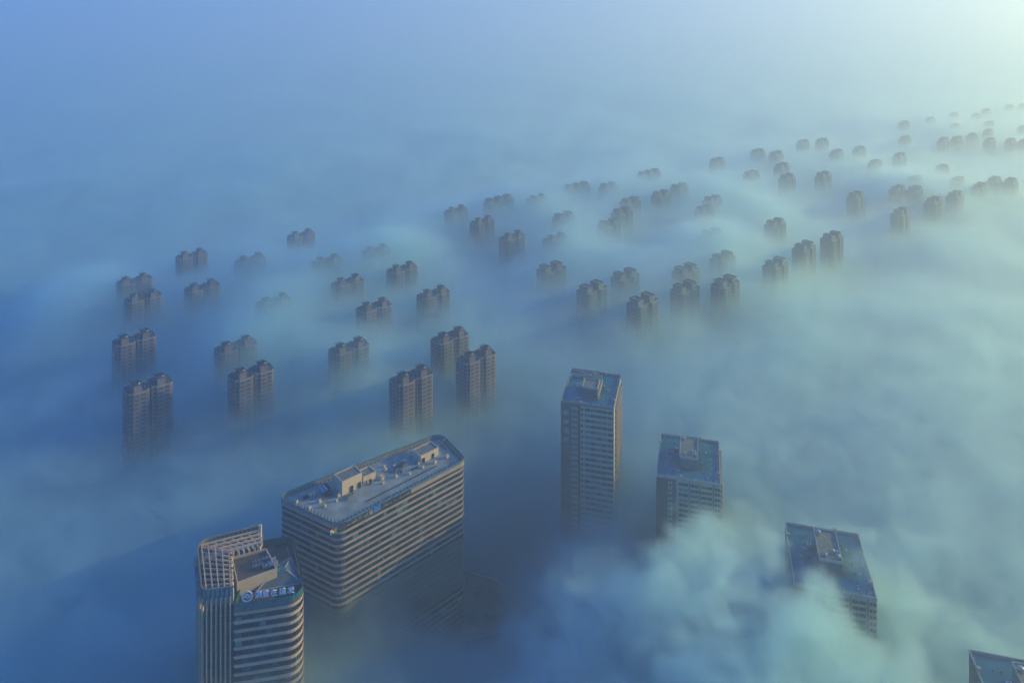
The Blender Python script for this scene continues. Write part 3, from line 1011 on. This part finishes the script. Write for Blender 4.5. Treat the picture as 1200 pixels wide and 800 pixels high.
for (xl, xr, ye, v, kind, clear) in RES:
    zf = F * (HC - 98.0) / ye
    Y = zf - FY
    X = ((xl + xr) / 2 - 600) * Y / F
    items.append((X, Y, kind, clear, (xl + xr) / 2, ye, v))
    s = ye / (HC - 98.0)
    CTRL.append((X + FX * 2, Y + FY * 2, 98.0 - v / s * (1.0 + .25 * min(1, Y / 1500)) + ((13.0, 2.0, 0.0) if Y < 1250 else (-3.0, -5.0, -4.0))[clear], 34 + 0.020 * Y))
for kind in 'abcd': protos[kind] = apartment(kind)
km = kid_map()
ORD = ['', 'second ', 'third ', 'fourth ', 'fifth ', 'sixth ', 'seventh ', 'eighth ', 'ninth ', 'tenth ', 'eleventh ', 'twelfth ', 'thirteenth ',
       'fourteenth ', 'fifteenth ', 'sixteenth ', 'seventeenth ', 'eighteenth ', 'nineteenth ', 'twentieth ', 'twenty-first ', 'twenty-second ',
       'twenty-third ', 'twenty-fourth ', 'twenty-fifth ', 'twenty-sixth ', 'twenty-seventh ', 'twenty-eighth ', 'twenty-ninth ', 'thirtieth ']


def cluster(px, ye):
    if ye > 260 and px < 600 and not (540 < px < 620 and ye < 290): return 'left group'
    if px < 880: return 'middle group'
    if ye > 255 and px < 1000: return 'near right group'
    return 'far right group'


cls = {}
for i, it in enumerate(items):
    cls.setdefault((cluster(it[4], it[5]), it[3], it[2] == 'c'), []).append(i)
VIS = {2: 'clear-cut dark', 1: 'hazy blue', 0: 'faint fog-veiled'}
labels = {}
for (cl, vis, tri), idx in cls.items():
    idx.sort(key=lambda i: items[i][4])
    for r_, i in enumerate(idx):
        n = 'three-headed' if tri else 'two-headed'
        w = 'the only' if len(idx) == 1 else (ORD[r_] + 'from left of the')
        if len(idx) > 1 and r_ == 0: w = 'leftmost of the'
        labels[i] = f"{w} {VIS[vis]} {n} apartment block{'s' if len(idx) > 1 else ''} in the {cl}"
used = set()
for i, (X, Y, kind, clear, px, ye, v) in enumerate(items):
    if kind not in used:
        o = protos[kind]; used.add(kind)
    else:
        o = copy_tree(protos[kind], km)
    o.location = (X, Y, rnd.uniform(-1.2, .4))
    o.rotation_euler = (0, 0, R(42 + rnd.uniform(-1.5, 1.5)))
    tag(o, labels[i], 'apartment block', 'apartment blocks standing in the fog')

# ------------------------------------------------------------------ fog
def _vn(x, y, seed):
    xi, yi = np.floor(x).astype(np.int64), np.floor(y).astype(np.int64)
    xf, yf = x - xi, y - yi
    xf, yf = xf * xf * xf * (xf * (xf * 6 - 15) + 10), yf * yf * yf * (yf * (yf * 6 - 15) + 10)
    def hsh(a, b):
        h = (a * 374761393 + b * 668265263 + seed * 974711) & 0xffffffff
        h = ((h ^ (h >> 13)) * 1274126177) & 0xffffffff
        return ((h ^ (h >> 16)) & 0xffff) / 65535.0
    a, b, c, d = hsh(xi, yi), hsh(xi + 1, yi), hsh(xi, yi + 1), hsh(xi + 1, yi + 1)
    return (a * (1 - xf) + b * xf) * (1 - yf) + (c * (1 - xf) + d * xf) * yf


def fbm(x, y, seed, oct=4):
    v, a, t = 0, 1.0, 0
    for o in range(oct):
        v = v + a * (_vn(x * 2 ** o + 17.3 * o, y * 2 ** o + 9.1 * o, seed + o) - .5)
        t += a
        a *= .5
    return v / t * 2


# fog surface seen at a pixel of the open areas: (px, py, height, reach in metres)
OPEN = [
    (50, 500, 74, 60), (50, 700, 72, 60), (150, 650, 74, 50), (230, 570, 74, 40), (180, 780, 70, 50), (290, 620, 70, 25), (300, 540, 76, 40),
    (420, 520, 80, 40), (620, 480, 66, 30), (560, 520, 68, 30), (600, 560, 50, 25), (580, 610, 30, 22), (600, 660, 18, 20), (560, 700, 14, 22), (545, 740, 20, 20), (500, 755, 46, 20),
    (600, 745, 46, 18), (640, 620, 48, 22), (440, 735, 58, 18), (405, 695, 68, 16), (480, 745, 50, 16), (395, 745, 56, 18), (650, 700, 76, 20), (690, 620, 56, 24), (740, 600, 64, 26), (755, 540, 76, 30),
    (765, 640, 50, 20), (800, 625, 58, 16), (860, 640, 88, 18), (870, 690, 108, 22), (930, 680, 116, 10), (945, 700, 120, 12), (965, 690, 112, 8), (985, 725, 116, 12), (1008, 735, 126, 14), (1025, 718, 120, 11), (1040, 755, 110, 16), (880, 760, 112, 25), (800, 740, 98, 25), (720, 740, 92, 25), (690, 665, 70, 16), (970, 790, 108, 20),
    (1080, 700, 92, 30), (1110, 760, 88, 20), (1100, 600, 90, 45), (1150, 500, 90, 60), (1100, 400, 86, 70), (900, 450, 84, 60), (890, 540, 84, 35), (1000, 520, 86, 50), (940, 600, 80, 22),
    (560, 790, 44, 22), (650, 790, 76, 22), (1000, 350, 86, 70), (820, 430, 84, 50), (640, 400, 84, 50), (680, 440, 76, 40),
]
RISE = 12.0        # the fog thins out over this many metres above the level where it hides things
ctrl = [(X, Y, h + RISE, r) for X, Y, h, r in CTRL]
for px, py, h, r in OPEN:
    X, Y = U(px, py, h)
    ctrl.append((X, Y, h + RISE * .6, r))
ctrl = np.array(ctrl)


def fog_top(X, Y):
    w = np.full(X.shape, .035)
    base = 84 + 7 * fbm(X / 420 + 3, Y / 420, 5, 3)
    acc = base * w
    for x, y, h, r in ctrl:
        g_ = np.exp(-((X - x) ** 2 + (Y - y) ** 2) / (2 * r * r * .55))
        acc += g_ * h
        w += g_
    h = acc / w
    # long low swells drawn out by the drift, and finer ripples on them
    a = R(62)
    u = X * math.cos(a) + Y * math.sin(a)
    v = -X * math.sin(a) + Y * math.cos(a)
    wx = 60 * fbm(X / 160, Y / 160, 21, 3)
    far = np.clip((Y - 500) / 700, 0, 1)
    h = h + (5.0 + 4 * far) * fbm((u + wx) / 210, (v + wx * .6) / 85, 33, 4)
    h = h + 3.2 * fbm((u + wx * .5) / 70, v / 36, 44, 3)
    h = h + 3.0 * fbm((u + wx * .7) / 34, (v + wx * .4) / 15, 57, 3)
    h = h + 9 * far * fbm(u / 700, v / 260, 71, 3)
    return h


def fog_rough(X, Y):
    v = .75 + 0 * X
    for px, py, h, r_, a in ((930, 720, 105, 60, 1.1), (820, 740, 95, 50, .9), (1020, 700, 95, 40, .6), (670, 710, 70, 50, .8), (850, 660, 92, 30, .3)):
        x, y = U(px, py, h)
        v = v + a * np.exp(-((X - x) ** 2 + (Y - y) ** 2) / (2 * r_ * r_))
    return v


def vmat(name, dens, g_, col, attr):
    m = bpy.data.materials.new(name)
    m.use_nodes = True
    t = m.node_tree
    t.nodes.clear()
    o = t.nodes.new('ShaderNodeOutputMaterial')
    p = t.nodes.new('ShaderNodeVolumePrincipled')
    p.inputs['Color'].default_value = (*col, 1)
    p.inputs['Density'].default_value = dens
    p.inputs['Anisotropy'].default_value = g_
    p.inputs['Density Attribute'].default_value = 'density' if attr else ''
    t.links.new(p.outputs[0], o.inputs['Volume'])
    return m


FOGM = vmat('fog', FOG_DENSITY, FOG_ANISO, FOG_COLOR, True)


def fog_bank(lo, hi, vox, vz, grid, n_amp, n_scale, soft, n2=0.0):
    """A box of fog: density falls to nothing at the height stored on a grid mesh, roughened by 3-D noise."""
    nx, ny = int((hi[0] - lo[0]) / grid) + 1, int((hi[1] - lo[1]) / grid) + 1
    gx, gy = np.linspace(lo[0], hi[0], nx), np.linspace(lo[1], hi[1], ny)
    X, Y = np.meshgrid(gx, gy)
    Hh = fog_top(X, Y)
    me = bpy.data.meshes.new('fog')
    co = np.zeros((nx * ny, 3)); co[:, 0] = X.ravel(); co[:, 1] = Y.ravel()
    i = np.arange((nx - 1) * (ny - 1)); r0 = (i // (nx - 1)) * nx + i % (nx - 1)
    fc = np.stack([r0, r0 + 1, r0 + nx + 1, r0 + nx], 1)
    me.vertices.add(nx * ny); me.vertices.foreach_set('co', co.ravel())
    me.loops.add(fc.size); me.loops.foreach_set('vertex_index', fc.ravel())
    me.polygons.add(len(fc)); me.polygons.foreach_set('loop_start', np.arange(len(fc)) * 4)
    me.update()
    at = me.attributes.new('top', 'FLOAT', 'POINT')
    at.data.foreach_set('value', Hh.ravel().astype(np.float32))
    rg = fog_rough(X, Y)
    near = np.clip((620 - Y) / 80, 0, 1) * np.clip((X + 455) / 60, 0, 1) * np.clip((515 - X) / 60, 0, 1)
    q = np.clip((Y - 400) / 600, 0, 1)
    for nm, val in (('rough', rg), ('fine', .42 + rg * near * near * (3 - 2 * near)), ('tail', .007 + .063 * q * q * (3 - 2 * q))):
        at = me.attributes.new(nm, 'FLOAT', 'POINT')
        at.data.foreach_set('value', val.ravel().astype(np.float32))
    me.materials.append(FOGM)
    o = link('fog', me)
    tag(o, kind='stuff')
    g = bpy.data.node_groups.new('fog_density', 'GeometryNodeTree')
    g.interface.new_socket('Geometry', in_out='INPUT', socket_type='NodeSocketGeometry')
    g.interface.new_socket('Geometry', in_out='OUTPUT', socket_type='NodeSocketGeometry')
    N, L = g.nodes.new, g.links.new
    inp, out, vc, pos = N('NodeGroupInput'), N('NodeGroupOutput'), N('GeometryNodeVolumeCube'), N('GeometryNodeInputPosition')
    vc.inputs['Min'].default_value = lo
    vc.inputs['Max'].default_value = hi
    for a, k in zip('XYZ', (int((hi[0] - lo[0]) / vox), int((hi[1] - lo[1]) / vox), int((hi[2] - lo[2]) / vz))):
        vc.inputs['Resolution ' + a].default_value = k
    se = N('ShaderNodeSeparateXYZ'); L(pos.outputs[0], se.inputs[0])

    def mth(op, *a):
        m = N('ShaderNodeMath'); m.operation = op
        for i_, v_ in enumerate(a):
            if isinstance(v_, (int, float)): m.inputs[i_].default_value = v_
            else: L(v_, m.inputs[i_])
        return m.outputs[0]
    cx = N('ShaderNodeCombineXYZ'); L(se.outputs[0], cx.inputs[0]); L(se.outputs[1], cx.inputs[1])
    na = N('GeometryNodeInputNamedAttribute'); na.data_type = 'FLOAT'; na.inputs['Name'].default_value = 'top'
    sn = N('GeometryNodeSampleNearestSurface'); sn.data_type = 'FLOAT'
    L(inp.outputs[0], sn.inputs['Mesh']); L(na.outputs[0], sn.inputs['Value']); L(cx.outputs[0], sn.inputs['Sample Position'])
    def grid_value(nm):
        a_, b_ = N('GeometryNodeInputNamedAttribute'), N('GeometryNodeSampleNearestSurface')
        a_.data_type = 'FLOAT'; a_.inputs['Name'].default_value = nm; b_.data_type = 'FLOAT'
        L(inp.outputs[0], b_.inputs['Mesh']); L(a_.outputs[0], b_.inputs['Value']); L(cx.outputs[0], b_.inputs['Sample Position'])
        return b_.outputs[0]
    rough, fine, tail = grid_value('rough'), grid_value('fine'), grid_value('tail')
    # warped noise
    n0 = N('ShaderNodeTexNoise'); n0.noise_dimensions = '3D'
    n0.inputs['Scale'].default_value = n_scale; n0.inputs['Detail'].default_value = 4; n0.inputs['Roughness'].default_value = .55
    n0.inputs['Distortion'].default_value = .6
    mp = N('ShaderNodeVectorMath'); mp.operation = 'MULTIPLY'; mp.inputs[1].default_value = (1, 1, 1.5)
    L(pos.outputs[0], mp.inputs[0]); L(mp.outputs[0], n0.inputs['Vector'])
    nz = mth('MULTIPLY', mth('MULTIPLY', mth('SUBTRACT', n0.outputs[0], .5), n_amp), rough)
    top = mth('ADD', sn.outputs[0], nz)
    if n2 > 0:                           # finer billows
        n1 = N('ShaderNodeTexNoise'); n1.noise_dimensions = '3D'
        n1.inputs['Scale'].default_value = n_scale * 2.9; n1.inputs['Detail'].default_value = 5; n1.inputs['Distortion'].default_value = 1.0
        L(mp.outputs[0], n1.inputs['Vector'])
        top = mth('ADD', top, mth('MULTIPLY', mth('MULTIPLY', mth('SUBTRACT', n1.outputs[0], .5), n2), fine))
    d = mth('MULTIPLY', mth('DIVIDE', mth('SUBTRACT', top, se.outputs[2]), soft), mth('MAXIMUM', rough, .9))
    cl = N('ShaderNodeClamp'); L(d, cl.inputs[0])
    dd = mth('POWER', cl.outputs[0], 1.3)
    tl = N('ShaderNodeClamp'); L(mth('DIVIDE', mth('SUBTRACT', mth('ADD', top, 38), se.outputs[2]), 38), tl.inputs[0])
    dd = mth('ADD', dd, mth('MULTIPLY', mth('MULTIPLY', tl.outputs[0], tl.outputs[0]), tail))
    L(dd, vc.inputs['Density'])
    sm = N('GeometryNodeSetMaterial'); sm.inputs['Material'].default_value = FOGM
    L(vc.outputs[0], sm.inputs[0]); L(sm.outputs[0], out.inputs[0])
    md = o.modifiers.new('fog_density', 'NODES'); md.node_group = g
    return o


fog_bank((-460, 200, 0.5), (520, 640, 150.5), 2.7, 2.7, 4.0, 27, .017, 27, 30)
fog_bank((-1000, 200, 0.5), (-460, 640, 144.5), 8.0, 5.0, 12.0, 27, .017, 26, 30)
fog_bank((520, 200, 0.5), (1300, 640, 144.5), 8.0, 5.0, 12.0, 27, .017, 26, 30)
fog_bank((-1200, 640, 0.5), (1500, 1500, 148.5), 5.5, 3.5, 6.0, 30, .017, 25, 30)
fog_bank((-2200, 1500, 0.5), (2600, 2700, 148.5), 10.0, 5.0, 12.0, 30, .017, 25, 30)
fog_bank((-4200, 2700, 0.5), (4600, 5800, 144.5), 20.0, 6.0, 30.0, 27, .017, 25)
fog_bank((-8000, 5800, 0.5), (8000, 12000, 144.5), 50.0, 9.0, 60.0, 20, .017, 25)

# ------------------------------------------------------------------ haze
hz = MB().box(-8900, 8900, -650, 12400, -1, 400)
hm = vmat('haze', HAZE_DENSITY, HAZE_ANISO, HAZE_COLOR, False)
tag(hz.build('haze', hm), kind='stuff')
